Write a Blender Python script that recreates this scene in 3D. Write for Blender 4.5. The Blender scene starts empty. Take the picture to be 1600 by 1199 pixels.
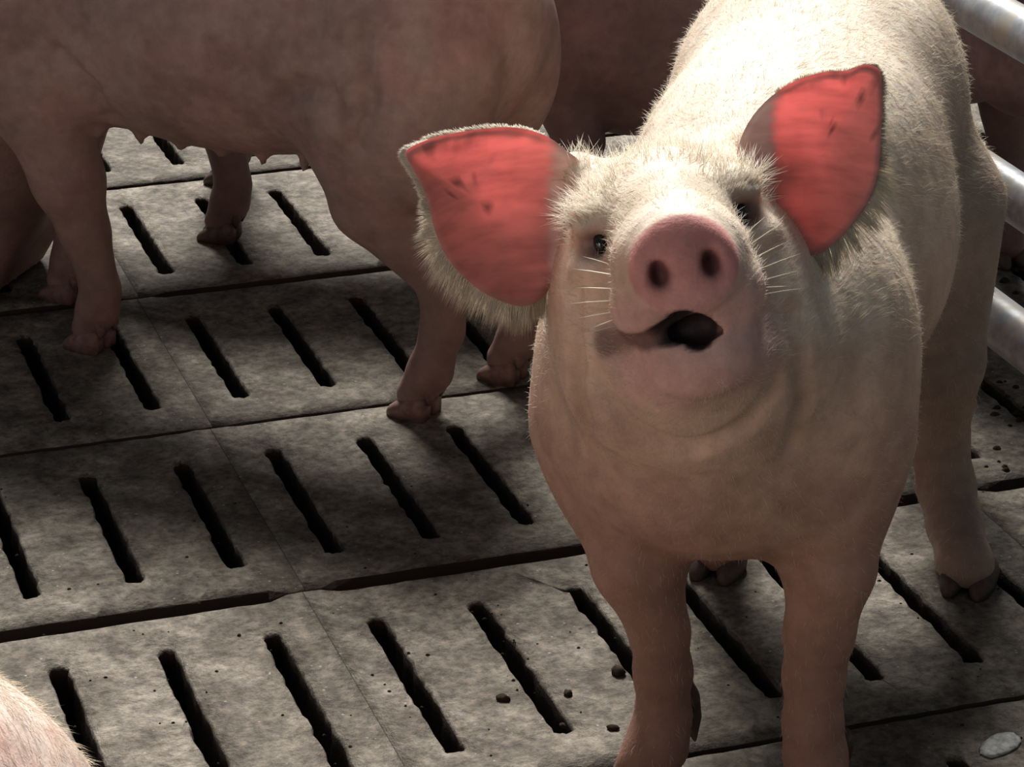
import bpy, math, time
import numpy as np
from mathutils import Vector, Matrix
T0 = time.time()
rng = np.random.default_rng(7)
SC = bpy.context.scene
COL = SC.collection

# ---------------------------------------------------------------- camera, sky, sun, exposure
CAM_H = 1.4607
PITCH = 0.40462561
FPX = 4500.3
cam_d = bpy.data.cameras.new('camera')
cam_d.sensor_width = 36.0
cam_d.lens = FPX / 1600.0 * 36.0
cam = bpy.data.objects.new('camera', cam_d)
cam.location = (0, 0, CAM_H)
cam.rotation_euler = (math.pi / 2 - PITCH, 0, 0)
cam_d.clip_start = 0.05
COL.objects.link(cam)
SC.camera = cam

SC.view_settings.view_transform = 'Standard'
SC.view_settings.look = 'None'
SC.view_settings.gamma = 1
SC.view_settings.use_curve_mapping = False
SC.view_settings.exposure = 0.0

world = bpy.data.worlds.new('barn_ambient')
SC.world = world
world.use_nodes = True
bg = world.node_tree.nodes['Background']
bg.inputs['Color'].default_value = (0.78, 0.9, 1.0, 1)
bg.inputs['Strength'].default_value = 0.12

def aim(o, d):
    o.rotation_euler = Vector(d).to_track_quat('-Z', 'Y').to_euler()

sun_d = bpy.data.lights.new('hazy_sun', 'SUN')
sun_d.energy = 7.8
sun_d.angle = math.radians(22)
sun_d.color = (1.0, 0.97, 0.92)
sun = bpy.data.objects.new('hazy_sun', sun_d)
SUN_DIR = Vector((0.05, -0.68, -0.73)).normalized()
aim(sun, SUN_DIR)
sun.location = (-0.6, 6, 5)
COL.objects.link(sun)

fill_d = bpy.data.lights.new('front_fill', 'AREA')     # added fill lamp behind the camera, brightens the front pig's face and chest
fill_d.shape = 'RECTANGLE'
fill_d.size = 1.2
fill_d.size_y = 0.9
fill_d.energy = 12.5
fill_d.color = (1.0, 0.93, 0.86)
fill = bpy.data.objects.new('front_fill', fill_d)
fill.location = (-1.5, -0.2, 1.05)
aim(fill, Vector((0.3, 2.5, 0.45)) - Vector(fill.location))
COL.objects.link(fill)

# ---------------------------------------------------------------- floor frame (u along the joints, v across them)
UNIT = 0.115
YAW, OX, OY, VK = 0.32424616, -4.3799766, 23.79579303, 4.03692934
CY, SY = math.cos(YAW), math.sin(YAW)
def FL(u, v, z=0.0):
    x = u; y = -v * VK
    return np.array([(CY * x - SY * y + OX) * UNIT, (SY * x + CY * y + OY) * UNIT, z])
CPI, SPI = math.cos(PITCH), math.sin(PITCH)
def ray(px, py):
    X = (px - 800) / FPX; Y = -(py - 599.5) / FPX
    return np.array([X, CPI + Y * SPI, -SPI + Y * CPI])
def AT(px, py, Y):
    d = ray(px, py)
    return np.array([0, 0, CAM_H]) + d * (Y / d[1])
def ON(px, py, z=0.0):
    d = ray(px, py)
    return np.array([0, 0, CAM_H]) + d * ((CAM_H - z) / -d[2])

# ---------------------------------------------------------------- helpers
def tag(o, label=None, cat=None, group=None, kind=None):
    if label: o['label'] = label
    if cat: o['category'] = cat
    if group: o['group'] = group
    if kind: o['kind'] = kind
    return o

def mesh_np(name, V, faces_list, smooth=True):
    """faces_list: list of int arrays (n,3) or (n,4)"""
    me = bpy.data.meshes.new(name)
    V = np.asarray(V, np.float32)
    me.vertices.add(len(V)); me.vertices.foreach_set('co', V.ravel())
    loops = np.concatenate([np.asarray(f, np.int32).ravel() for f in faces_list])
    sizes = np.concatenate([np.full(len(f), f.shape[1], np.int32) for f in faces_list])
    starts = np.concatenate([[0], np.cumsum(sizes)[:-1]]).astype(np.int32)
    me.loops.add(len(loops)); me.loops.foreach_set('vertex_index', loops)
    me.polygons.add(len(sizes)); me.polygons.foreach_set('loop_start', starts)
    me.polygons.foreach_set('loop_total', sizes)
    if smooth: me.polygons.foreach_set('use_smooth', np.ones(len(sizes), bool))
    me.update(calc_edges=True)
    return me

def link(name, me, mat=None, parent=None, loc=None):
    o = bpy.data.objects.new(name, me)
    COL.objects.link(o)
    if mat is not None: me.materials.append(mat)
    if parent is not None: o.parent = parent
    if loc is not None: o.location = loc
    return o

def empty(name, loc, parent=None):
    o = bpy.data.objects.new(name, None)
    o.empty_display_size = 0.1
    o.location = loc
    COL.objects.link(o)
    if parent is not None: o.parent = parent
    return o

def tube_arrays(P, R, n=12, squash=None, cap=True):
    P = np.asarray(P, float); R = np.asarray(R, float)
    m = len(P)
    T = np.gradient(P, axis=0); T /= np.linalg.norm(T, axis=1)[:, None]
    ref = np.array([0, 0, 1.0]) if abs(T[0][2]) < 0.9 else np.array([1.0, 0, 0])
    V = []
    for i in range(m):
        a = np.cross(T[i], ref); a /= np.linalg.norm(a); b = np.cross(T[i], a)
        th = np.arange(n) / n * 2 * np.pi
        V.append(P[i] + R[i] * (np.cos(th)[:, None] * a + np.sin(th)[:, None] * b))
    V = np.concatenate(V)
    i = np.arange(m - 1)[:, None] * n; j = np.arange(n)[None]; j2 = (j + 1) % n
    Q = np.stack([i + j, i + j2, i + n + j2, i + n + j], -1).reshape(-1, 4)
    F = [Q]
    if cap:
        V = np.concatenate([V, P[:1], P[-1:]])
        c0, c1 = len(V) - 2, len(V) - 1
        jj = np.arange(n)
        F.append(np.stack([np.full(n, c0), (jj + 1) % n, jj], -1))
        F.append(np.stack([np.full(n, c1), (m - 1) * n + jj, (m - 1) * n + (jj + 1) % n], -1))
    return V, F

def join(parts):
    Vs, q, t, off = [], [], [], 0
    for V, F in parts:
        for f in F:
            (q if f.shape[1] == 4 else t).append(f + off)
        Vs.append(V); off += len(V)
    out = []
    if q: out.append(np.concatenate(q))
    if t: out.append(np.concatenate(t))
    return np.concatenate(Vs), out

# value noise, smooth, numpy
_perm = rng.random((64, 64, 64)).astype(np.float32)
def vnoise(P, s):
    Q = np.asarray(P) * s
    i = np.floor(Q).astype(int); f = Q - i; f = f * f * (3 - 2 * f)
    i &= 63; j = (i + 1) & 63
    g = _perm
    def L(a, b, t): return a + (b - a) * t
    x0, y0, z0 = i.T; x1, y1, z1 = j.T; fx, fy, fz = f.T
    return L(L(L(g[x0, y0, z0], g[x1, y0, z0], fx), L(g[x0, y1, z0], g[x1, y1, z0], fx), fy),
             L(L(g[x0, y0, z1], g[x1, y0, z1], fx), L(g[x0, y1, z1], g[x1, y1, z1], fx), fy), fz)
def sstep(a, b, x):
    t = np.clip((x - a) / (b - a), 0, 1); return t * t * (3 - 2 * t)

# ---------------------------------------------------------------- signed distance modelling
class Sdf:
    def __init__(s): s.ops = []
    def add(s, fn, k=0.02): s.ops.append(('u', fn, k))
    def cut(s, fn, k=0.006): s.ops.append(('c', fn, k))
    def __call__(s, P):
        d = np.full(len(P), 9.0)
        for m, fn, k in s.ops:
            e = fn(P)
            if m == 'u':
                h = np.maximum(k - np.abs(d - e), 0) / k
                d = np.minimum(d, e) - h * h * k * 0.25
            else:
                e = -e
                h = np.maximum(k - np.abs(d - e), 0) / k
                d = np.maximum(d, e) + h * h * k * 0.25
        return d

def to_local(P, M):
    if M is None: return P
    Ri = M[0]; t = M[1]
    return (P - t) @ Ri          # Ri columns are the local axes in world
def ell(c, r, M=None, R=None):
    c = np.array(c, float); r = np.array(r, float)
    def f(P):
        q = to_local(P, M) - c
        if R is not None: q = q @ R
        k0 = np.linalg.norm(q / r, axis=1); k1 = np.linalg.norm(q / (r * r), axis=1) + 1e-9
        return np.where(k0 < 1e-3, -r.min(), k0 * (k0 - 1.0) / k1)
    return f
def cone(a, b, ra, rb, M=None, sc=None):
    a = np.array(a, float); b = np.array(b, float); ab = b - a; L2 = ab @ ab
    def f(P):
        q = to_local(P, M) - a
        h = np.clip(q @ ab / L2, 0, 1)
        w = q - h[:, None] * ab
        if sc is not None: w = w / np.array(sc)
        return np.linalg.norm(w, axis=1) - (ra + (rb - ra) * h)
    return f
def disc(c, rx, rz, hy, rnd, M=None, taper=0.0):
    c = np.array(c, float)
    def f(P):
        q = to_local(P, M) - c
        wx = rx * (1 - taper * q[:, 2] / rz)
        rr = np.sqrt((q[:, 0] / wx) ** 2 + (q[:, 2] / rz) ** 2) * min(rx, rz)
        dx = rr - min(rx, rz) + rnd; dy = np.abs(q[:, 1]) - hy + rnd
        return np.minimum(np.maximum(dx, dy), 0) + np.hypot(np.maximum(dx, 0), np.maximum(dy, 0)) - rnd
    return f

def surface(sdf, lo, hi, h, keep=None):
    """surface nets with sparse evaluation"""
    B = 6
    lo = np.array(lo, float); n = np.ceil((np.array(hi) - lo) / h / B).astype(int) + 1
    cx = [lo[i] + (np.arange(n[i]) * B + (B - 1) / 2) * h for i in range(3)]
    G = np.stack(np.meshgrid(*cx, indexing='ij'), -1).reshape(-1, 3)
    dc = sdf(G)
    act = np.abs(dc) < B * h * 1.45
    N = n * B
    D = np.repeat(np.repeat(np.repeat(np.where(dc < 0, -1.0, 1.0).astype(np.float32).reshape(n), B, 0), B, 1), B, 2)
    ids = np.argwhere(act.reshape(n))
    o = np.stack(np.meshgrid(*[np.arange(B)] * 3, indexing='ij'), -1).reshape(-1, 3)
    for s in range(0, len(ids), 3000):
        I = (ids[s:s + 3000, None, :] * B + o[None]).reshape(-1, 3)
        D[I[:, 0], I[:, 1], I[:, 2]] = sdf(lo + I * h)
    S = D < 0
    corners = [(a, b, c) for a in (0, 1) for b in (0, 1) for c in (0, 1)]
    sh = [slice(None, -1), slice(1, None)]
    cnt = sum(S[sh[a], sh[b], sh[c]].astype(np.int8) for a, b, c in corners)
    cells = np.argwhere((cnt > 0) & (cnt < 8))
    idx = -np.ones(cnt.shape, np.int32); idx[tuple(cells.T)] = np.arange(len(cells))
    vals = {c: D[cells[:, 0] + c[0], cells[:, 1] + c[1], cells[:, 2] + c[2]].astype(float) for c in corners}
    acc = np.zeros((len(cells), 3)); num = np.zeros(len(cells))
    for c in corners:
        for ax in range(3):
            if c[ax]: continue
            c2 = list(c); c2[ax] = 1; c2 = tuple(c2)
            a, b = vals[c], vals[c2]
            m = (a < 0) != (b < 0)
            t = np.where(m, a / np.where(m, a - b, 1), 0)
            p = np.tile(np.array(c, float), (len(cells), 1)); p[:, ax] += t
            acc[m] += p[m]; num[m] += 1
    V = lo + (cells + acc / num[:, None]) * h
    quads = []
    for ax in range(3):
        sl0 = [slice(None)] * 3; sl1 = [slice(None)] * 3
        sl0[ax] = slice(None, -1); sl1[ax] = slice(1, None)
        e = S[tuple(sl0)] != S[tuple(sl1)]
        E = np.argwhere(e)
        o1, o2 = [a for a in range(3) if a != ax]
        E = E[(E[:, o1] > 0) & (E[:, o2] > 0) & (E[:, o1] < cnt.shape[o1]) & (E[:, o2] < cnt.shape[o2])]
        def g(d1, d2):
            q = E.copy(); q[:, o1] += d1; q[:, o2] += d2
            return idx[q[:, 0], q[:, 1], q[:, 2]]
        q = np.stack([g(-1, -1), g(0, -1), g(0, 0), g(-1, 0)], -1)
        inside = S[E[:, 0], E[:, 1], E[:, 2]]
        flip = inside if ax != 1 else ~inside
        q[~flip] = q[~flip][:, ::-1]
        quads.append(q[(q >= 0).all(1)])
    Q = np.concatenate(quads)
    # pull the vertices on to the surface
    for _ in range(2):
        d0 = sdf(V); e = h * 0.3
        gr = np.stack([sdf(V + np.eye(3)[i] * e) - sdf(V - np.eye(3)[i] * e) for i in range(3)], -1) / (2 * e)
        gl = np.maximum((gr ** 2).sum(1), 0.2)
        V = V - np.clip(d0 / gl, -h * .7, h * .7)[:, None] * gr * 0.8
    gr /= np.linalg.norm(gr, axis=1)[:, None] + 1e-9
    return V, Q, gr

# ---------------------------------------------------------------- materials
def new_mat(name):
    m = bpy.data.materials.new(name); m.use_nodes = True
    nt = m.node_tree; b = nt.nodes['Principled BSDF']
    return m, nt, b
def nd(nt, t, **kw):
    n = nt.nodes.new(t)
    for k, v in kw.items():
        if k in n.inputs: n.inputs[k].default_value = v
        else: setattr(n, k, v)
    return n
def ramp(nt, stops):
    r = nt.nodes.new('ShaderNodeValToRGB')
    e = r.color_ramp.elements
    while len(e) < len(stops): e.new(0.5)
    for x, (p, c) in zip(e, stops): x.position = p; x.color = (*c, 1) if len(c) == 3 else c
    return r
def mixc(nt, f, a, b, mode='MIX'):
    m = nt.nodes.new('ShaderNodeMix'); m.data_type = 'RGBA'; m.blend_type = mode
    for sock, v in ((m.inputs[0], f), (m.inputs[6], a), (m.inputs[7], b)):
        if hasattr(v, 'is_linked') or isinstance(v, bpy.types.NodeSocket): nt.links.new(v, sock)
        elif isinstance(v, (int, float)): sock.default_value = v
        else: sock.default_value = (*v, 1)
    return m.outputs[2]
def noise(nt, scale, detail=4, rough=0.55, coord='Object', stretch=None):
    tc = nt.nodes.new('ShaderNodeTexCoord')
    n = nd(nt, 'ShaderNodeTexNoise', Scale=scale, Detail=detail, Roughness=rough)
    src = tc.outputs[coord]
    if stretch:
        mp = nt.nodes.new('ShaderNodeMapping'); mp.inputs['Scale'].default_value = stretch
        nt.links.new(src, mp.inputs['Vector']); src = mp.outputs[0]
    nt.links.new(src, n.inputs['Vector'])
    return n
def bump(nt, b, h, strength, dist):
    bp = nd(nt, 'ShaderNodeBump', Strength=strength, Distance=dist)
    nt.links.new(h, bp.inputs['Height']); nt.links.new(bp.outputs[0], b.inputs['Normal'])

def skin_material(name, sss):
    m, nt, b = new_mat(name)
    at = nd(nt, 'ShaderNodeAttribute', attribute_name='tint')
    n1 = noise(nt, 9, 5, 0.6); n2 = noise(nt, 60, 3, 0.6); n3 = noise(nt, 260, 2, 0.6)
    r1 = ramp(nt, [(0.35, (0.80, 0.76, 0.74)), (0.65, (1.1, 1.08, 1.06))])
    nt.links.new(n1.outputs[0], r1.inputs[0])
    c = mixc(nt, 1.0, at.outputs['Color'], r1.outputs[0], 'MULTIPLY')
    r2 = ramp(nt, [(0.3, (0.86, 0.84, 0.84)), (0.7, (1.08, 1.08, 1.08))])
    nt.links.new(n2.outputs[0], r2.inputs[0])
    c = mixc(nt, 1.0, c, r2.outputs[0], 'MULTIPLY')
    nt.links.new(c, b.inputs['Base Color'])
    b.inputs['Roughness'].default_value = 0.6
    b.inputs['Specular IOR Level'].default_value = 0.25
    if sss:
        b.inputs['Subsurface Weight'].default_value = sss
        b.inputs['Subsurface Radius'].default_value = (1.0, 0.35, 0.2)
        b.inputs['Subsurface Scale'].default_value = 0.012
    h = nd(nt, 'ShaderNodeMath', operation='ADD')
    nt.links.new(n2.outputs[0], h.inputs[0]); nt.links.new(n3.outputs[0], h.inputs[1])
    bump(nt, b, h.outputs[0], 0.3, 0.002)
    return m
SKIN_HERO = skin_material('pale_pig_skin', 0.25)
SKIN_DARK = skin_material('soiled_pig_skin', 0.0)

def ear_material(name, inner, thru, mixf):
    m, nt, b = new_mat(name)
    at = nd(nt, 'ShaderNodeAttribute', attribute_name='tint')
    n1 = noise(nt, 55, 3, 0.5, stretch=(0.35, 0.35, 1.6))
    r1 = ramp(nt, [(0.3, (0.80, 0.72, 0.72)), (0.6, (1.05, 1.0, 1.0))])
    nt.links.new(n1.outputs[0], r1.inputs[0])
    c = mixc(nt, 1.0, at.outputs['Color'], r1.outputs[0], 'MULTIPLY')
    cb = mixc(nt, 1.0, c, inner, 'MULTIPLY')
    nt.links.new(cb, b.inputs['Base Color']); b.inputs['Roughness'].default_value = 0.55
    tr = nt.nodes.new('ShaderNodeBsdfTranslucent')
    ct = mixc(nt, 1.0, c, thru, 'MULTIPLY')
    nt.links.new(ct, tr.inputs['Color'])
    mx = nt.nodes.new('ShaderNodeMixShader')
    al = nd(nt, 'ShaderNodeMath', operation='MULTIPLY'); nt.links.new(at.outputs['Alpha'], al.inputs[0]); al.inputs[1].default_value = mixf
    nt.links.new(al.outputs[0], mx.inputs[0])
    nt.links.new(b.outputs[0], mx.inputs[1]); nt.links.new(tr.outputs[0], mx.inputs[2])
    nt.links.new(mx.outputs[0], nt.nodes['Material Output'].inputs['Surface'])
    return m
EAR_HERO = ear_material('thin_pink_ear', (0.84, 0.56, 0.50), (0.90, 0.35, 0.35), 0.60)
EAR_DARK = ear_material('soiled_ear', (0.35, 0.22, 0.2), (0.5, 0.12, 0.1), 0.3)

def hair_material(name, col):
    m, nt, b = new_mat(name)
    b.inputs['Base Color'].default_value = (*col, 1); b.inputs['Roughness'].default_value = 0.45
    tr = nt.nodes.new('ShaderNodeBsdfTranslucent'); tr.inputs['Color'].default_value = (*col, 1)
    mx = nt.nodes.new('ShaderNodeMixShader'); mx.inputs[0].default_value = 0.5
    nt.links.new(b.outputs[0], mx.inputs[1]); nt.links.new(tr.outputs[0], mx.inputs[2])
    nt.links.new(mx.outputs[0], nt.nodes['Material Output'].inputs['Surface'])
    return m
HAIR = hair_material('white_bristle', (0.93, 0.87, 0.76))

def plain(name, col, rough, noise_scale=None, lo=0.7, spec=0.3, metal=0.0, bmp=0.0):
    m, nt, b = new_mat(name)
    b.inputs['Roughness'].default_value = rough; b.inputs['Specular IOR Level'].default_value = spec
    b.inputs['Metallic'].default_value = metal
    n = noise(nt, noise_scale or 40, 4)
    r = ramp(nt, [(0.3, tuple(c * lo for c in col)), (0.7, col)])
    nt.links.new(n.outputs[0], r.inputs[0]); nt.links.new(r.outputs[0], b.inputs['Base Color'])
    if bmp: bump(nt, b, n.outputs[0], 0.5, bmp)
    return m
HOOF = plain('hoof_horn', (0.13, 0.085, 0.07), 0.6, 90, 0.5)
HOOF_PALE = plain('pale_hoof_horn', (0.30, 0.17, 0.14), 0.6, 90, 0.5)
EYE = plain('dark_eye', (0.012, 0.009, 0.009), 0.08, 20, 0.8, 0.6)
DUNG = plain('dry_dung', (0.045, 0.032, 0.022), 0.95, 120, 0.4, 0.1, 0, 0.004)
CRUST = plain('pale_crust', (0.55, 0.55, 0.52), 0.6, 150, 0.35, 0.4, 0, 0.004)
PIT = plain('slurry_pit', (0.012, 0.011, 0.011), 0.8, 6, 0.5)

def concrete():
    m, nt, b = new_mat('worn_concrete')
    tc = 'Object'
    big = noise(nt, 2.3, 5, 0.6); mid = noise(nt, 16, 6, 0.65); fin = noise(nt, 75, 5, 0.75)
    r1 = ramp(nt, [(0.34, (0.068, 0.054, 0.041)), (0.50, (0.132, 0.114, 0.092)), (0.66, (0.215, 0.19, 0.157))])
    nt.links.new(mid.outputs[0], r1.inputs[0])
    r0 = ramp(nt, [(0.35, (0.72, 0.70, 0.66)), (0.65, (1.12, 1.12, 1.12))])
    nt.links.new(big.outputs[0], r0.inputs[0])
    c = mixc(nt, 1.0, r1.outputs[0], r0.outputs[0], 'MULTIPLY')
    r2 = ramp(nt, [(0.36, (0.5, 0.47, 0.43)), (0.5, (1, 1, 1)), (0.64, (1.5, 1.47, 1.43))])
    nt.links.new(fin.outputs[0], r2.inputs[0])
    c = mixc(nt, 1.0, c, r2.outputs[0], 'MULTIPLY')
    vo = nd(nt, 'ShaderNodeTexVoronoi', Scale=95.0); t = nt.nodes.new('ShaderNodeTexCoord')
    nt.links.new(t.outputs[tc], vo.inputs['Vector'])
    sp = ramp(nt, [(0.10, (1, 1, 1)), (0.17, (0, 0, 0))]); nt.links.new(vo.outputs['Distance'], sp.inputs[0])
    sel = noise(nt, 45, 2, 0.5); sr = ramp(nt, [(0.56, (0, 0, 0)), (0.62, (1, 1, 1))]); nt.links.new(sel.outputs[0], sr.inputs[0])
    ml = nd(nt, 'ShaderNodeMath', operation='MULTIPLY'); nt.links.new(sp.outputs[0], ml.inputs[0]); nt.links.new(sr.outputs[0], ml.inputs[1])
    c = mixc(nt, ml.outputs[0], c, (0.30, 0.28, 0.25))
    vo2 = nd(nt, 'ShaderNodeTexVoronoi', Scale=33.0); nt.links.new(t.outputs[tc], vo2.inputs['Vector'])
    sp2 = ramp(nt, [(0.07, (1, 1, 1)), (0.13, (0, 0, 0))]); nt.links.new(vo2.outputs['Distance'], sp2.inputs[0])
    sel2 = noise(nt, 21, 2, 0.5); sr2 = ramp(nt, [(0.57, (0, 0, 0)), (0.63, (1, 1, 1))]); nt.links.new(sel2.outputs[0], sr2.inputs[0])
    ml2 = nd(nt, 'ShaderNodeMath', operation='MULTIPLY'); nt.links.new(sp2.outputs[0], ml2.inputs[0]); nt.links.new(sr2.outputs[0], ml2.inputs[1])
    c = mixc(nt, ml2.outputs[0], c, (0.045, 0.035, 0.028))
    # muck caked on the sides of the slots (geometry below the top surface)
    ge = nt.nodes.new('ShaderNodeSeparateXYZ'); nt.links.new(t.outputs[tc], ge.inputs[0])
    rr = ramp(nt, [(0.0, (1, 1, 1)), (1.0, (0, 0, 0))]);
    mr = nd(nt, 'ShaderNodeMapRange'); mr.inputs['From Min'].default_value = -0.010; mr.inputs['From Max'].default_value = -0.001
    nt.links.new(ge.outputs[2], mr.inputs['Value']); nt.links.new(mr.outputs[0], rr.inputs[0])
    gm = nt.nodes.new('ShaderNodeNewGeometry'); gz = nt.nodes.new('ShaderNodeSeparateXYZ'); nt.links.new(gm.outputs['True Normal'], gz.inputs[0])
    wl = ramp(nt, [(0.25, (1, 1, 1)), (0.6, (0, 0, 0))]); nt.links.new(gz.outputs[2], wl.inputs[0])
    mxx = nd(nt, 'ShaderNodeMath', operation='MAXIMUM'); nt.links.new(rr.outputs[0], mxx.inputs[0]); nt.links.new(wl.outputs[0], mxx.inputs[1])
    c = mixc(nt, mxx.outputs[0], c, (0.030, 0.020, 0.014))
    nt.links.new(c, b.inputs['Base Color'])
    b.inputs['Roughness'].default_value = 0.78; b.inputs['Specular IOR Level'].default_value = 0.3
    h = nd(nt, 'ShaderNodeMath', operation='ADD'); nt.links.new(fin.outputs[0], h.inputs[0]); nt.links.new(mid.outputs[0], h.inputs[1])
    bump(nt, b, h.outputs[0], 0.7, 0.006)
    return m
CONCRETE = concrete()

def galvanised():
    m, nt, b = new_mat('galvanised_steel')
    n = noise(nt, 45, 5, 0.65, stretch=(1, 1, 1)); n2 = noise(nt, 14, 4, 0.6)
    r = ramp(nt, [(0.3, (0.20, 0.21, 0.23)), (0.7, (0.38, 0.40, 0.43))]); nt.links.new(n.outputs[0], r.inputs[0])
    s = ramp(nt, [(0.52, (0, 0, 0)), (0.6, (1, 1, 1))]); nt.links.new(n2.outputs[0], s.inputs[0])
    c = mixc(nt, s.outputs[0], r.outputs[0], (0.30, 0.28, 0.25))
    nt.links.new(c, b.inputs['Base Color'])
    me = nd(nt, 'ShaderNodeMath', operation='MULTIPLY_ADD'); nt.links.new(s.outputs[0], me.inputs[0]); me.inputs[1].default_value = -0.25; me.inputs[2].default_value = 0.30
    nt.links.new(me.outputs[0], b.inputs['Metallic']); b.inputs['Roughness'].default_value = 0.45
    bump(nt, b, n2.outputs[0], 0.3, 0.003)
    return m
STEEL = galvanised()

# ---------------------------------------------------------------- slatted floor
floor = empty('floor', FL(0, 0))
floor.rotation_euler = (0, 0, YAW)
tag(floor, kind='structure')
SLOT_A, SLOT_B = 0.184, 0.823
TH = 0.10
def slab_mesh(length, gap0, gap1, seed):
    """local metres: x along the joints 0..length*UNIT, y from 0 (v low) to -VK*UNIT; slots through"""
    r = np.random.default_rng(seed)
    W = VK * UNIT
    NS = 22         # samples per long side
    parts = []
    m_end = 5
    ys = None
    for c in range(length):
        x0, x1 = c * UNIT + (0.0003 if c == 0 else 0), (c + 1) * UNIT - (0.0003 if c == length - 1 else 0)
        cx = (c + 0.5) * UNIT
        hw = 0.0098
        sy0, sy1 = -SLOT_A * W, -SLOT_B * W
        # outline of the slot and of the cell with matching counts, counter-clockwise from above
        L = NS
        t = np.linspace(0, 1, L, endpoint=False)
        def edge(a, b): return np.array(a)[None] + (np.array(b) - np.array(a))[None] * t[:, None]
        e = 0.004
        # slot corners slightly cut by the arc points
        n2 = 6
        t2 = np.linspace(0, 1, n2, endpoint=False)
        def edge2(a, b): return np.array(a)[None] + (np.array(b) - np.array(a))[None] * t2[:, None]
        slot = np.concatenate([edge((cx - hw, sy0), (cx - hw, sy1)), edge2((cx - hw, sy1), (cx + hw, sy1)),
                               edge((cx + hw, sy1), (cx + hw, sy0)), edge2((cx + hw, sy0), (cx - hw, sy0))])
        # round the ends
        for k in range(len(slot)):
            for sy, sg in ((sy0, 1), (sy1, -1)):
                dd = (slot[k, 1] - sy) * sg
                if dd > -1e-6 :
                    q = (slot[k, 0] - cx) / hw
                    slot[k, 1] = sy + sg * (1 - min(1, abs(q)) ** 3) * 0.006 - sg * 0.006
        jit = r.normal(0, 0.0010, slot.shape)
        slot = slot + jit
        g0 = np.full(L, gap0); g1 = np.full(L, gap1)
        cell = np.concatenate([edge((x0, 0), (x0, -W)), edge2((x0, -W), (x1, -W)), edge((x1, -W), (x1, 0)), edge2((x1, 0), (x0, 0))])
        # pull the long sides in by half the joint; nibs keep the ends of the slab close
        for k in range(len(cell)):
            xx = cell[k, 0]
            nib = min(xx, length * UNIT - xx) < 0.30 * UNIT
            wob = 0.0008 * math.sin(xx * 170 + seed) + 0.0006 * math.sin(xx * 61 + 2 * seed)
            if cell[k, 1] > -1e-6: cell[k, 1] = -((0.0018 if nib else gap0 / 2) + wob)
            if cell[k, 1] < -W + 1e-6: cell[k, 1] = -W + (0.0018 if nib else gap1 / 2) + wob
        n = len(slot)
        # cell side points beyond slot ends stretch evenly already
        ctr = np.array([cx, (sy0 + sy1) / 2])
        rings = []
        lip = slot + (slot - ctr) / np.array([hw, 0.15]) * np.array([0.0022, 0.0022])
        rings.append(np.c_[cell, np.zeros(n)])
        mid1 = cell * 0.5 + lip * 0.5
        rings.append(np.c_[mid1, r.normal(0, 0.0003, n)])
        rings.append(np.c_[lip, r.normal(-0.0004, 0.0004, n)])
        rings.append(np.c_[slot, r.normal(-0.004, 0.0008, n)])
        rings.append(np.c_[slot + r.normal(0, 0.0011, slot.shape), np.full(n, -0.016)])
        rings.append(np.c_[slot + r.normal(0, 0.0011, slot.shape), np.full(n, -0.034)])
        sw = slot.copy(); sw[:, 0] = cx + (slot[:, 0] - cx) * 1.4
        rings.append(np.c_[sw, np.full(n, -TH)])
        V = np.concatenate(rings)
        F = []
        for a in range(len(rings) - 1):
            i = np.arange(n); j = (i + 1) % n
            F.append(np.stack([a * n + i, (a * n) + n + i, (a * n) + n + j, a * n + j], -1)[:, ::-1])
        # outer skirt of the cell, only on long sides and slab ends
        sk = np.c_[cell * np.array([1, 1]), np.full(n, -0.003)]
        sk2 = np.c_[cell, np.full(n, -TH)]
        base = len(V)
        V = np.concatenate([V, sk2])
        for k in range(n):
            k2 = (k + 1) % n
            a, b_ = cell[k], cell[k2]
            vert = abs(a[0] - b_[0]) < 1e-9 and abs(a[1] - b_[1]) > 0.003
            inner = vert and not ((c == 0 and abs(a[0] - x0) < 1e-6) or (c == length - 1 and abs(a[0] - x1) < 1e-6))
            if inner: continue
            F.append(np.array([[k, k2, base + k2, base + k]])[:, ::-1])
        parts.append((V, F))
    V, F = join(parts)
    me = mesh_np('concrete_slab', V, F, smooth=False)
    return me

SL = 7
GAP = {0: 0.027, -1: 0.009, 1: 0.009, -2: 0.020, -3: 0.014}
slab_cache = {}
for v in range(-7, 4):
    for s in range(-2, 4):
        g0, g1 = GAP.get(v, 0.014), GAP.get(v + 1, 0.014)
        key = (g0, g1, (s + v) % 2)
        if key not in slab_cache:
            me = slab_mesh(SL, g0, g1, len(slab_cache) + 3)
            me.materials.append(CONCRETE)
            slab_cache[key] = me
        o = bpy.data.objects.new('concrete_slab', slab_cache[key])
        COL.objects.link(o); o.parent = floor
        o.location = ((2.5 + s * SL - 0.0 + 0.035 * min(0, v) * -1 - 0.0) * UNIT, -v * VK * UNIT, 0)
# dark slurry pit below the slats
pv = [FL(-14, -8, -0.7), FL(32, -8, -0.7), FL(32, 5, -0.7), FL(-14, 5, -0.7)]
tag(link('floor_pit', mesh_np('floor_pit', np.array(pv), [np.array([[3, 2, 1, 0]])], False), PIT), kind='structure')

print('floor', time.time() - T0)
#==PIGS==
# ---------------------------------------------------------------- pigs
def unit(v): v = np.array(v, float); return v / np.linalg.norm(v)
def frame(fwd, up_hint, roll=0.0):
    y = unit(fwd); x = unit(np.cross(y, up_hint)); z = np.cross(x, y)
    if roll:
        c, s = math.cos(roll), math.sin(roll)
        x, z = c * x + s * z, -s * x + c * z
    return np.stack([x, y, z], 1)      # columns

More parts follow.
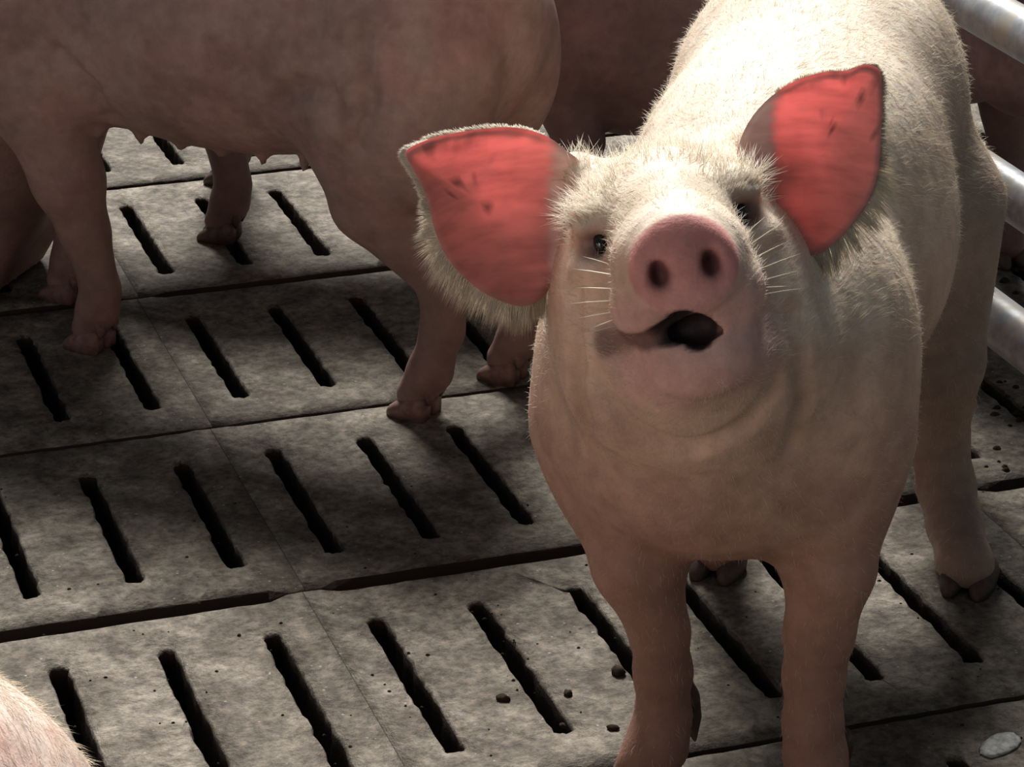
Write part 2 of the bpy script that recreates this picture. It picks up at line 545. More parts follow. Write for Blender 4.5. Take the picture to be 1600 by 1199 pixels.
def head_ops(S, M, mouth=True, k=1.0):
    """head in its own frame: origin at the snout disc, y out of the snout, x to the pig's right, z up"""
    S.add(ell((0, -.175, .010), (.094, .105, .078), M), .03)
    S.add(ell((0, -.205, .050), (.080, .075, .052), M), .03)
    S.add(cone((0, -.030, .000), (0, -.130, .010), .050, .066, M), .03)
    for s in (-1, 1): S.add(ell((s * .034, -.040, .004), (.022, .026, .030), M), .02)
    S.add(cone((0, -.025, .020), (0, -.140, .050), .026, .046, M), .03)
    for s in (-1, 1):
        S.add(ell((s * .070, -.190, -.055), (.045, .090, .070), M), .05)
        S.add(ell((s * .036, -.055, -.030), (.030, .045, .026), M), .02)
        S.add(ell((s * .056, -.125, .058), (.028, .026, .016), M), .02)
        S.add(ell((s * .070, -.120, .010), (.020, .022, .012), M), .015)
    S.add(cone((0, -.040, -.086), (0, -.150, -.105), .030, .066, M, (1.55, 1, 1)), .04)
    S.add(disc((0, -.004, .001), .0435, .0415, .013, .008, M, .16), .010)
    S.add(disc((0, .004, 0), .036, .032, .006, .005, M), .01)
    for s in (-1, 1):
        S.cut(ell((s * .0215, .010, -.002), (.0068, .013, .0100), M), .009)
        S.cut(ell((s * .0630, -.097, .031), (.008, .013, .010), M), .012)
        S.add(ell((s * .064, -.110, .046), (.018, .014, .007), M), .010)
    if mouth:
        S.cut(cone((.010, -.002, -.041), (.000, -.010, -.057), .009, .014, M), .006)
        S.cut(cone((.008, -.006, -.051), (.044, -.018, -.057), .014, .006, M), .006)
        S.cut(cone((-.004, -.025, -.055), (.012, -.03, -.055), .014, .012, M), .006)
        S.cut(cone((.042, -.018, -.057), (.074, -.062, -.053), .0055, .0050, M), .006)
        S.cut(cone((-.010, -.012, -.060), (-.040, -.045, -.062), .0035, .003, M), .006)

def leg(S, pts, k=.03, M=None):
    for i, ((a, ra), (b, rb)) in enumerate(zip(pts[:-1], pts[1:])):
        S.add(cone(a, b, ra, rb, M), k if i == 0 else .012)

def claw(base, fwd, side, L, wd, ht):
    """one half of a cloven hoof: a wedge, rounded, pointed forward"""
    f = unit([fwd[0], fwd[1], 0]); sdir = np.array([f[1], -f[0], 0]) ; up = np.array([0, 0, 1.0])
    prof = [(-.45, .75, .95), (-.30, 1.0, 1.0), (0.0, 1.0, .92), (.30, .85, .66), (.50, .50, .40), (.57, .2, .22)]
    n = 12; V = []
    for (t, w, h_) in prof:
        for q in range(n):
            a = 2 * math.pi * q / n
            x = math.cos(a) * w * wd / 2; z = math.sin(a)
            z = (z * .5 + .5) * h_ * ht if z > 0 else (0.5 + .5 * z) * h_ * ht
            z = max(z, 0.0) ; z = 0.0 if math.sin(a) < -0.3 else z
            V.append(base + f * (t * L) + sdir * (x + side * wd * .54) + up * z)
    V = np.array(V); m = len(prof)
    i = np.arange(m - 1)[:, None] * n; j = np.arange(n)[None]; j2 = (j + 1) % n
    Q = np.stack([i + j, i + n + j, i + n + j2, i + j2], -1).reshape(-1, 4)
    V = np.concatenate([V, V[:n].mean(0)[None], V[-n:].mean(0)[None]]); jj = np.arange(n)
    T1 = np.stack([np.full(n, m * n), jj, (jj + 1) % n], -1); T2 = np.stack([np.full(n, m * n + 1), (m - 1) * n + (jj + 1) % n, (m - 1) * n + jj], -1)
    return V, [Q, T1, T2]
def dewclaw(pos, fwd, L=.028, r=.010):
    f = unit([fwd[0], fwd[1], 0])
    P = np.array([pos + f * .006 + np.array([0, 0, L * .5]), pos, pos - f * .004 - np.array([0, 0, L * .55]), pos - f * .002 - np.array([0, 0, L * .95])])
    return tube_arrays(P, [r * .7, r, r * .7, r * .15], 9)
def hoof(root, org, foot, fwd, mat, s=1.0, dew=True):
    f = unit([fwd[0], fwd[1], 0]); sd = np.array([f[1], -f[0], 0])
    base = np.array([foot[0], foot[1], 0.0005]) - org
    parts = [claw(base, fwd, -1, .060 * s, .030 * s, .034 * s), claw(base, fwd, 1, .060 * s, .030 * s, .034 * s)]
    V, F = join(parts)
    o = link('hoof', mesh_np('hoof', V, F), mat, root)
    if dew:
        for q in (-1, 1):
            V, F = dewclaw(base - f * .028 * s + sd * q * .018 * s + np.array([0, 0, .052 * s]), fwd, .03 * s, .0095 * s)
            link('dewclaw', mesh_np('dewclaw', V, F), mat, root)
    return o

def ear_mesh(outline, base_pt, nrm, cup, thick, curl=0.0, rings=10):
    """thin cupped sheet: outline 3-D points (closed), smoothed; two skins joined at the rim"""
    O = np.array(outline, float); n0 = len(O)
    t = np.linspace(0, n0, 72, endpoint=False); i = np.floor(t).astype(int); f = t - i
    def P(k): return O[k % n0]
    f = f[:, None]
    C = 0.5 * ((2 * P(i)) + (-P(i - 1) + P(i + 1)) * f + (2 * P(i - 1) - 5 * P(i) + 4 * P(i + 1) - P(i + 2)) * f ** 2 + (-P(i - 1) + 3 * P(i) - 3 * P(i + 1) + P(i + 2)) * f ** 3)
    ctr = C.mean(0); m = len(C); N = unit(nrm)
    front, back = [], []
    rs = np.linspace(1, 0, rings + 1)[:-1]
    for k, r in enumerate(rs):
        X = ctr + (C - ctr) * r
        dep = cup * (1 - r ** 2)
        X = X + (vnoise(X * 1.0 + 5, 22) - .5)[:, None] * N * .010 * (1 - r)
        th = thick * (0.25 + 0.75 * min(1, (1 - r) * 5))
        front.append(X - N * dep); back.append(X - N * (dep + th))
    V = np.concatenate(front + back + [(ctr - N * cup)[None], (ctr - N * (cup + thick))[None]])
    F = []; nr = len(rs); j = np.arange(m); j2 = (j + 1) % m
    for a in range(nr - 1):
        F.append(np.stack([a * m + j, a * m + j2, (a + 1) * m + j2, (a + 1) * m + j], -1))
        b = nr * m
        F.append(np.stack([b + a * m + j, b + (a + 1) * m + j, b + (a + 1) * m + j2, b + a * m + j2], -1))
    F.append(np.stack([j, nr * m + j, nr * m + j2, j2], -1))
    c1 = 2 * nr * m
    F.append(np.stack([(nr - 1) * m + j, (nr - 1) * m + j2, np.full(m, c1)], -1))
    F.append(np.stack([nr * m + (nr - 1) * m + j2, nr * m + (nr - 1) * m + j, np.full(m, c1 + 1)], -1))
    return V, F, C, ctr

def set_tint(me, col, alpha=None):
    a = me.color_attributes.new('tint', 'FLOAT_COLOR', 'POINT')
    c = np.ones((len(me.vertices), 4), np.float32); c[:, :3] = col
    if alpha is not None: c[:, 3] = alpha
    a.data.foreach_set('color', c.ravel())

def hair_mesh(P, D, L, w, bend):
    """three-sided tapering bristles. P roots, D unit directions, L lengths, w widths, bend vector added at the tip"""
    n = len(P); L = L[:, None]
    a = np.cross(D, [0.31, 0.77, 0.55]); a /= np.linalg.norm(a, axis=1)[:, None] + 1e-9
    b = np.cross(D, a)
    mid = P + D * L * .5 + bend * L * .18; tip = P + D * L + bend * L * .6
    vs = []
    w = w[:, None]
    for k in range(3):
        o = math.cos(2.094 * k) * a + math.sin(2.094 * k) * b
        vs.append(P - D * .001 + o * w * .5)
    for k in range(3):
        o = math.cos(2.094 * k) * a + math.sin(2.094 * k) * b
        vs.append(mid + o * w * .38)
    vs.append(tip)
    V = np.stack(vs, 1).reshape(-1, 3)
    base = (np.arange(n) * 7)[:, None]
    Q = np.concatenate([base + np.array([k, (k + 1) % 3, 3 + (k + 1) % 3, 3 + k])[None] for k in range(3)])
    Tt = np.concatenate([base + np.array([3 + k, 3 + (k + 1) % 3, 6])[None] for k in range(3)])
    return V, [Q, Tt]

def nrmz(v): return v / (np.linalg.norm(v, axis=1)[:, None] + 1e-9)

# ------------------------------------------------ the pale pig in front
HEAD_O = AT(1068, 414, 2.22)
hf = unit(np.array([0, 0, CAM_H]) - HEAD_O)
az = unit([hf[0] + .045, hf[1], 0])
hfwd = unit(az * math.cos(math.radians(20)) + np.array([0, 0, math.sin(math.radians(20))]))
HR = frame(hfwd, (0, 0, 1.0))
_r = math.radians(12.5)
# roll so that the image-right side rides higher.  seen from the front, local +x (pig's right) is image left
_c, _s = math.cos(_r), math.sin(_r)
x0, z0 = HR[:, 0].copy(), HR[:, 2].copy()
HR[:, 0] = _c * x0 - _s * z0; HR[:, 2] = _s * x0 + _c * z0
HM = (HR, HEAD_O)
def HL(x, y, z): return HEAD_O + HR @ np.array([x, y, z])

S = Sdf()
bf = unit([-.33, -.94, 0]); bs = np.array([bf[1], -bf[0], 0])        # pig's right = bs ... checked below
bs = unit(np.cross(bf, [0, 0, 1]))                                    # to the pig's right
RB = np.stack([bs, bf, np.array([0, 0, 1.0])], 1)
chest = AT(1138, 610, 2.50); belly = AT(1225, 400, 2.70); hips = AT(1283, 225, 2.93)
chest_c = np.array([chest[0], chest[1], .405]); belly_c = np.array([belly[0], belly[1], .455]); hips_c = np.array([hips[0] - .005, hips[1], .515])
def LB(c, dx=0, dy=0, dz=0): return c + RB @ np.array([dx, dy, dz])
S.add(ell((0, 0, .008), (.163, .185, .163), (RB, chest_c)), .02)
S.add(ell((0, 0, 0), (.168, .28, .185), (RB, belly_c)), .04)
S.add(ell((0, 0, 0), (.156, .22, .185), (RB, hips_c)), .025)
S.add(ell((0, 0, 0), (.120, .26, .10), (RB, LB(belly_c, 0, -.05, .115))), .06)
for s in (-1, 1):
    S.add(ell((0, 0, 0), (.075, .10, .15), (RB, LB(chest_c, s * .100, .02, -.02))), .05)
    S.add(ell((0, 0, 0), (.074, .13, .17), (RB, LB(hips_c, s * .066, .01, -.09))), .05)
# neck and throat from the skull into the chest
S.add(cone(HL(0, -.22, -.02), LB(chest_c, 0, .02, .07), .100, .150), .06)
S.add(cone(HL(0, -.17, -.11), LB(chest_c, 0, .08, -.02), .072, .120), .06)
head_ops(S, HM)
fr = ON(1003, 1238); fl = ON(1277, 1252); hl = ON(1512, 918); hr_ = ON(1120, 893)
def P3(px, py, Y): return AT(px, py, Y)
def Z(p, z): return np.array([p[0], p[1], z])
# fore legs
leg(S, [(LB(chest_c, .100, .03, -.06), .078), (P3(998, 880, 2.42), .0431), (P3(1030, 985, 2.42), .0275), (P3(1036, 1050, 2.425), .0265), (P3(1036, 1120, 2.425), .0255), (P3(1026, 1165, 2.415), .0285), (Z(fr, .030) , .026)], .03)
leg(S, [(LB(chest_c, -.100, .03, -.06), .078), (P3(1296, 885, 2.40), .0422), (P3(1280, 990, 2.40), .0317), (P3(1272, 1055, 2.40), .0282), (P3(1270, 1130, 2.40), .0273), (P3(1274, 1180, 2.40), .0290), (Z(fl, .030), .028)], .03)
# hind legs
leg(S, [(LB(hips_c, -.11, -.02, -.10), .095), (P3(1462, 560, 2.90), .0528), (P3(1466, 680, 2.96), .0334), (P3(1478, 760, 2.94), .0317), (P3(1492, 820, 2.90), .0299), (P3(1506, 875, 2.85), .0290), (Z(hl, .028), .027)], .035)
leg(S, [(LB(hips_c, .11, -.02, -.10), .095), (P3(1118, 640, 2.95), .0484), (P3(1120, 720, 2.99), .0317), (P3(1120, 800, 2.93), .0273), (P3(1119, 850, 2.90), .0273), (Z(hr_, .028), .026)], .035)
# folds of the neck, laid on the skin
def hit(px, py):
    d = ray(px, py); Y = np.linspace(2.0, 3.0, 500); P = np.array([0, 0, CAM_H]) + np.outer(Y, d / d[1])
    return P[np.argmax(S(P) < 0)]
for path, r in (([(895, 460), (897, 560), (906, 650), (930, 735)], .007), ([(1244, 490), (1254, 570), (1254, 640), (1238, 700)], .007),
                ([(930, 590), (985, 672), (1080, 705), (1165, 668), (1215, 600)], .007)):
    pts = [hit(*p) + unit([0, -1, .3]) * .004 for p in path]
    for a, b in zip(pts[:-1], pts[1:]): S.cut(cone(a, b, r, r), .014)
# ear roots
for (a, b, Y) in (((897, 268), (888, 388), 2.45), ((1176, 225), (1212, 350), 2.46)):
    S.add(cone(AT(*a, Y), AT(*b, Y), .017, .017), .035)
V, Q, G = surface(S, (-.15, 1.95, 0.008), (.72, 3.35, .86), .0042)
print('hero', len(V), time.time() - T0)
ORG = np.array([chest_c[0], chest_c[1] + .2, 0])
HERO = empty('pig', ORG)
tag(HERO, 'pale pig facing the camera with raised snout, open mouth and glowing pink ears', 'pig', 'pigs in the barn')
# colour of the skin (own colour, mud, pinkness and painted shade on the hind side)
Hl = (V - HEAD_O) @ HR
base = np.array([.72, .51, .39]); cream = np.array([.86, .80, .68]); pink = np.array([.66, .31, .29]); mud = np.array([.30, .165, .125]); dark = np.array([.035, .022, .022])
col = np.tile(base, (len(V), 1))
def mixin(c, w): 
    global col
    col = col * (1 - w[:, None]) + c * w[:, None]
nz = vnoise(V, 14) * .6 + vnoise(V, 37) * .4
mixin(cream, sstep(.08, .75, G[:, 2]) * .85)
inhead = sstep(-.32, -.24, Hl[:, 1]) * (np.linalg.norm(Hl, axis=1) < .34)
# rosy lower body, browner towards the feet
lowz = 1 - sstep(.24, .50, V[:, 2] + (nz - .5) * .16)
mixin(np.array([.44, .245, .19]), lowz * .9)
mixin(mud * 1.05, (1 - sstep(.04, .26, V[:, 2] + (nz - .5) * .12)) * .75)
mixin(mud * 1.25, sstep(.50, .66, nz) * (1 - sstep(.34, .44, V[:, 2])) * .6)
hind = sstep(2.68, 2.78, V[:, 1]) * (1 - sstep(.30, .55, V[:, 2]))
mixin(mud * 1.1, hind * .75)  # mud colour, deepened here to paint in shade on the lower hindquarters
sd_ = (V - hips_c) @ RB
mixin(np.array([.42, .33, .27]), (1 - sstep(-.14, -.10, sd_[:, 0])) * sstep(2.66, 2.8, V[:, 1]) * .8)  # shaded left side of the rump, painted darker into the skin
# head details
grey = np.exp(-((Hl[:, 1] + .062) / .030) ** 2) * sstep(.015, .035, Hl[:, 2]) * (np.abs(Hl[:, 0]) < .08)
mixin(np.array([.46, .38, .29]), grey * (.45 + .5 * vnoise(V, 60)))
for s in (-1, 1):
    q = np.sqrt(((Hl[:, 0] - s * .060) / .030) ** 2 + ((Hl[:, 2] - .030) / .030) ** 2 + ((Hl[:, 1] + .09) / .035) ** 2)
    mixin(np.array([.42, .31, .25]), (1 - sstep(.3, 1.1, q)) * .7)
dd = np.sqrt((Hl[:, 0] / .046) ** 2 + (Hl[:, 2] / .0415) ** 2)
mixin(pink, (1 - sstep(.95, 1.05, dd)) * sstep(-.018, -.008, Hl[:, 1]))
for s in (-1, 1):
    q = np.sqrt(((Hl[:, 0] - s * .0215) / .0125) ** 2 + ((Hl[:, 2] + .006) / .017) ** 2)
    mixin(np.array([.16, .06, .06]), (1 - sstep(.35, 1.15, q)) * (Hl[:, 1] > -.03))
    q = np.sqrt(((Hl[:, 0] - s * .070) / .020) ** 2 + ((Hl[:, 2] - .030) / .017) ** 2 + ((Hl[:, 1] + .105) / .03) ** 2)
    mixin(np.array([.24, .13, .115]), (1 - sstep(.4, 1.2, q)) * .85)
lip = (1 - sstep(.045, .075, np.sqrt((Hl[:, 0] / 1.5) ** 2 + (Hl[:, 2] + .062) ** 2 + ((Hl[:, 1] + .045) / 1.4) ** 2)))
mixin(np.array([.62, .35, .33]), lip * .7)
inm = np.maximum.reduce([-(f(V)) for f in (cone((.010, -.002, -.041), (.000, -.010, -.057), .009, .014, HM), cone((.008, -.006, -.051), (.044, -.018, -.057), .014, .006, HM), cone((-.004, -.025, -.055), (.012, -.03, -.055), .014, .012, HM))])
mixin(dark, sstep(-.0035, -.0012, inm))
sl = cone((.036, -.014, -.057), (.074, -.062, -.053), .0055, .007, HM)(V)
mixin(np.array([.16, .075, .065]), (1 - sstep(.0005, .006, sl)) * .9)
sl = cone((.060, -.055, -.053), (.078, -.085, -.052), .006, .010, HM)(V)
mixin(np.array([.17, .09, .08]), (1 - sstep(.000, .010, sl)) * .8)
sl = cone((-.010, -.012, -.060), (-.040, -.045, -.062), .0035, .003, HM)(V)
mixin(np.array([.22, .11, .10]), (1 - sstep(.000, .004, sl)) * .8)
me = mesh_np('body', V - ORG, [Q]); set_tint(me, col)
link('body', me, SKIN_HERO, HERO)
HV, HQ, HG = V, Q, G

# eyes
for s in (-1, 1):
    c = HL(s * .0610, -.1035, .0300) - ORG
    th = np.linspace(0, np.pi, 9)
    P = np.array([c + HR @ np.array([s * .15, 0, 1]) * .0098 * math.cos(a) for a in th]); R_ = .0068 * np.sin(th) + 1e-5
    Vv, Ff = tube_arrays(P, R_, 14, cap=False)
    link('eye', mesh_np('eye', Vv, Ff), EYE, HERO)

# ears: outlines from base top round the tip to base bottom
def ear_depth(px, py, kind):
    return 0
earL_px = [(912, 262), (886, 236), (850, 211), (800, 199), (745, 203), (690, 212), (650, 226), (634, 240), (648, 268), (668, 310), (680, 360), (704, 410), (745, 450), (790, 473), (822, 478), (850, 462), (872, 425), (893, 370), (912, 320)]
earR_px = [(1150, 262), (1158, 215), (1185, 170), (1230, 133), (1280, 114), (1325, 110), (1352, 101), (1375, 112), (1379, 160), (1376, 220), (1372, 270), (1352, 322), (1312, 372), (1275, 398), (1245, 394), (1218, 372), (1196, 330), (1165, 296)]
bt = HL(.088, -.20, .06); bb = HL(-.088, -.20, .06)
def ear_pts(px, ybase, ytip, xb, xt):
    out = []
    for (x, y) in px:
        f = (x - xb) / (xt - xb)
        out.append(AT(x, y, ybase + (ytip - ybase) * f + (y - 300) * -.00022))
    return out
EARS = []
for px, yb, yt, xb, xt, sgn in ((earL_px, 2.425, 2.36, 905, 634, -1), (earR_px, 2.40, 2.385, 1165, 1378, 1)):
    pts = ear_pts(px, yb, yt, xb, xt)
    A = np.array(pts); n_ = np.linalg.svd(A - A.mean(0))[2][2]
    if n_[1] > 0: n_ = -n_
    Vv, Ff, C, ctr = ear_mesh(pts, None, n_, .022, .0035)
    me = mesh_np('ear', Vv - ORG, Ff)
    g = np.ones((len(Vv), 3))
    # dirt blotches and the thick pale root of the ear
    spots = vnoise(Vv, 120) ; band = vnoise(Vv, 40)
    dirt = sstep(.72, .84, spots * .6 + band * .4)
    g = g * (1 - dirt[:, None] * .65)
    if sgn > 0:
        q = AT(1322, 132, 2.40); w = 1 - sstep(.006, .016, np.linalg.norm((Vv - q) * [1, .5, .8], axis=1)); g = g * (1 - w[:, None] * .8)
    else:
        for (ax, ay, r) in ((735, 232, .012), (715, 240, .010), (750, 222, .010), (672, 240, .009), (690, 232, .008)):
            q = AT(ax, ay, 2.38); w = 1 - sstep(r * .4, r, np.linalg.norm((Vv - q) * [1, .3, 1], axis=1)); g = g * (1 - w[:, None] * .6)
    fb = (Vv[:, 0] - AT(xb, 300, yb)[0]) / (AT(xt, 300, yt)[0] - AT(xb, 300, yb)[0])
    rt = sstep(.13 if sgn < 0 else .19, .18 if sgn < 0 else .24, fb + (vnoise(Vv, 30) - .5) * .05)
    set_tint(me, g, rt)
    link('ear', me, EAR_HERO, HERO)
    EARS.append((Vv, C, ctr, n_, sgn))

# ------------------------------------------------ bristles
def sample(V, Q, G, n, wfun):
    C = V[Q].mean(1); A = np.linalg.norm(np.cross(V[Q[:, 1]] - V[Q[:, 0]], V[Q[:, 3]] - V[Q[:, 0]]), axis=1)
    w = A * wfun(C, G[Q[:, 0]]); w = np.maximum(w, 0); w /= w.sum()
    k = rng.choice(len(Q), n, p=w); u = rng.random((n, 1)); v = rng.random((n, 1))
    q = V[Q[k]]
    P = q[:, 0] * (1 - u) * (1 - v) + q[:, 1] * u * (1 - v) + q[:, 2] * u * v + q[:, 3] * (1 - u) * v
    return P, nrmz(G[Q[k]].mean(1))
def bare(C):
    h = (C - HEAD_O) @ HR
    r = np.sqrt((h[:, 0] / .052) ** 2 + (h[:, 2] / .046) ** 2)
    nose = (r < 1.0) & (h[:, 1] > -.022)
    mouthz = (np.abs(h[:, 0]) < .05) & (h[:, 1] > -.08) & (h[:, 2] < -.03) & (h[:, 2] > -.10)
    eye = (np.abs(np.abs(h[:, 0]) - .072) < .014) & (np.abs(h[:, 1] + .106) < .02) & (np.abs(h[:, 2] - .034) < .014)
    return nose | mouthz | eye
def flow(P, N):
    h = (P - HEAD_O) @ HR
    onh = (1 - sstep(.22, .32, np.linalg.norm(h, axis=1)))[:, None]
    back = -bf[None] + np.array([0, 0, -.45])
    hb = -HR[:, 1][None] + .25 * HR[:, 2][None]
    d = back * (1 - onh) + hb * onh
    leg_ = (1 - sstep(.20, .32, P[:, 2]))[:, None]
    d = d * (1 - leg_) + np.array([0, 0, -1.0]) * leg_
    d = d - (d * N).sum(1)[:, None] * N
    return nrmz(d)
def furcoat(n, wfun, L0, L1, w, lift, jit=.35):
    P, N = sample(HV, HQ, HG, n, lambda C, G: wfun(C, G) * ~bare(C))
    cl = np.stack([vnoise(P + o_, 75) for o_ in (1.3, 5.7, 9.1)], 1) - .5
    T = flow(P, N); D = nrmz(T + N * lift + cl * 1.1 * (jit > .29) + rng.normal(0, jit, P.shape) * [1, 1, 1])
    L = rng.uniform(L0, L1, n)
    return hair_mesh(P - ORG, D, L, np.full(n, w) * rng.uniform(.7, 1.2, n), T * .5 + np.array([0, 0, -.3]))
def wbody(C, G):
    w = .25 + .9 * sstep(.30, .55, C[:, 2])
    return w
def wtop(C, G): return sstep(.0, .5, G[:, 2]) * sstep(.42, .5, C[:, 2])
parts = [furcoat(30000, wbody, .004, .009, .00028, .22), furcoat(22000, wtop, .009, .017, .00034, .16, .30)]
def wfore(C, G):
    h = (C - HEAD_O) @ HR
    return ((h[:, 1] < -.10) & (h[:, 1] > -.26) & (h[:, 2] > .035) & (np.abs(h[:, 0]) < .1)).astype(float)
parts.append(furcoat(2600, wfore, .014, .028, .00045, .40, .30))
def wbrow(C, G):
    h = (C - HEAD_O) @ HR
    return ((np.abs(np.abs(h[:, 0]) - .062) < .030) & (h[:, 1] < -.085) & (h[:, 1] > -.145) & (h[:, 2] > .048) & (h[:, 2] < .085)).astype(float)
parts.append(furcoat(650, wbrow, .020, .034, .00050, .42, .30))
Vh, Fh = join(parts)
o = link('bristle_coat', mesh_np('bristle_coat', Vh, Fh), HAIR, HERO); tag(o, kind='stuff')
# fringe of the ears
for (Vv, C, ctr, n_, sgn) in EARS:
    m = len(C); k = rng.integers(0, m, 6500); f = rng.random((len(k), 1))
    P = C[k] * (1 - f) + C[(k + 1) % m] * f
    out = nrmz(P - ctr); out = out - (out @ n_)[:, None] * n_; out = nrmz(out)
    down = np.clip(-out[:, 2], -1, 1); side = out[:, 0] * sgn
    L = .0045 + .004 * rng.random(len(k)) + (.021 * sstep(-.15, .7, down + .25 * side)) * rng.uniform(.4, 1.1, len(k))
    keep = side > -.55
    rr = 1 - .05 * rng.random((len(k), 1)); P = ctr + (P - ctr) * rr - n_ * (.022 * (1 - rr ** 2) + .0036)
    D = nrmz(out + (np.stack([vnoise(P + o_, 90) for o_ in (1.3, 5.7, 9.1)], 1) - .5) * 1.3 + rng.normal(0, .13, P.shape) - n_ * .35 + np.array([0, 0, -.35]) * sstep(-.2, .5, down)[:, None] + np.array([.35 * sgn, 0, 0]))
    V1, F1 = hair_mesh(P[keep] - ORG, D[keep], L[keep], np.full(keep.sum(), .00055), np.tile([0, 0, -.35], (keep.sum(), 1)))
    # short coat on the back of the ear
    nb = 3500; k = rng.integers(0, m, nb); r = np.sqrt(rng.random((nb, 1)))
    Pb = ctr + (C[k] - ctr) * r - n_ * (.022 * (1 - r ** 2) + .0038)
    Db = nrmz(nrmz(C[k] - ctr) - n_ * .5 + rng.normal(0, .3, Pb.shape))
    V2, F2 = hair_mesh(Pb - ORG, Db, rng.uniform(.004, .007, nb), np.full(nb, .0005), np.zeros((nb, 3)))
    Vh, Fh = join([(V1, F1), (V2, F2)])
    tag(link('ear_fringe', mesh_np('ear_fringe', Vh, Fh), HAIR, HERO), kind='stuff')
# whiskers
wp, wd, wl = [], [], []
for s in (-1, 1):
    for (y, z, a, L) in ((-.045, .004, .55, .032), (-.055, -.008, .35, .030), (-.060, -.018, .20, .036), (-.062, -.028, .05, .030), (-.068, -.040, -.10, .034), (-.050, -.034, -.25, .022), (-.070, .012, .8, .024)):
        d = unit([s, -.15, a * .7 + .05])
        # find the skin along a ray from inside
        t = np.linspace(0, .12, 240); pts = HL(0, y, z) + np.outer(t, HR @ unit([s, 0, 0.0]))
        dv = S(pts); j = np.argmax(dv > 0)
        wp.append(pts[j]); wd.append(HR @ d); wl.append(L)
Vh, Fh = hair_mesh(np.array(wp) - ORG, np.array(wd), np.array(wl) * 1.1, np.full(len(wp), .0011), np.tile([0, 0, -.1], (len(wp), 1)))
tag(link('whiskers', mesh_np('whiskers', Vh, Fh), HAIR, HERO), kind='stuff')
for ft, fw, dw in ((fr, bf, False), (fl, bf, True), (hl, bf, False), (hr_, bf, False)):
    hoof(HERO, ORG, ft, fw, HOOF, 1.0, dw)
V, F = tube_arrays(np.array([AT(1058, 1064, 2.435), AT(1070, 1090, 2.445), AT(1079, 1122, 2.455), AT(1086, 1158, 2.46)]) - ORG, [.013, .015, .011, .0015], 12)
link('dewclaw', mesh_np('dewclaw', V, F), HOOF, HERO)
print('fur', time.time() - T0)

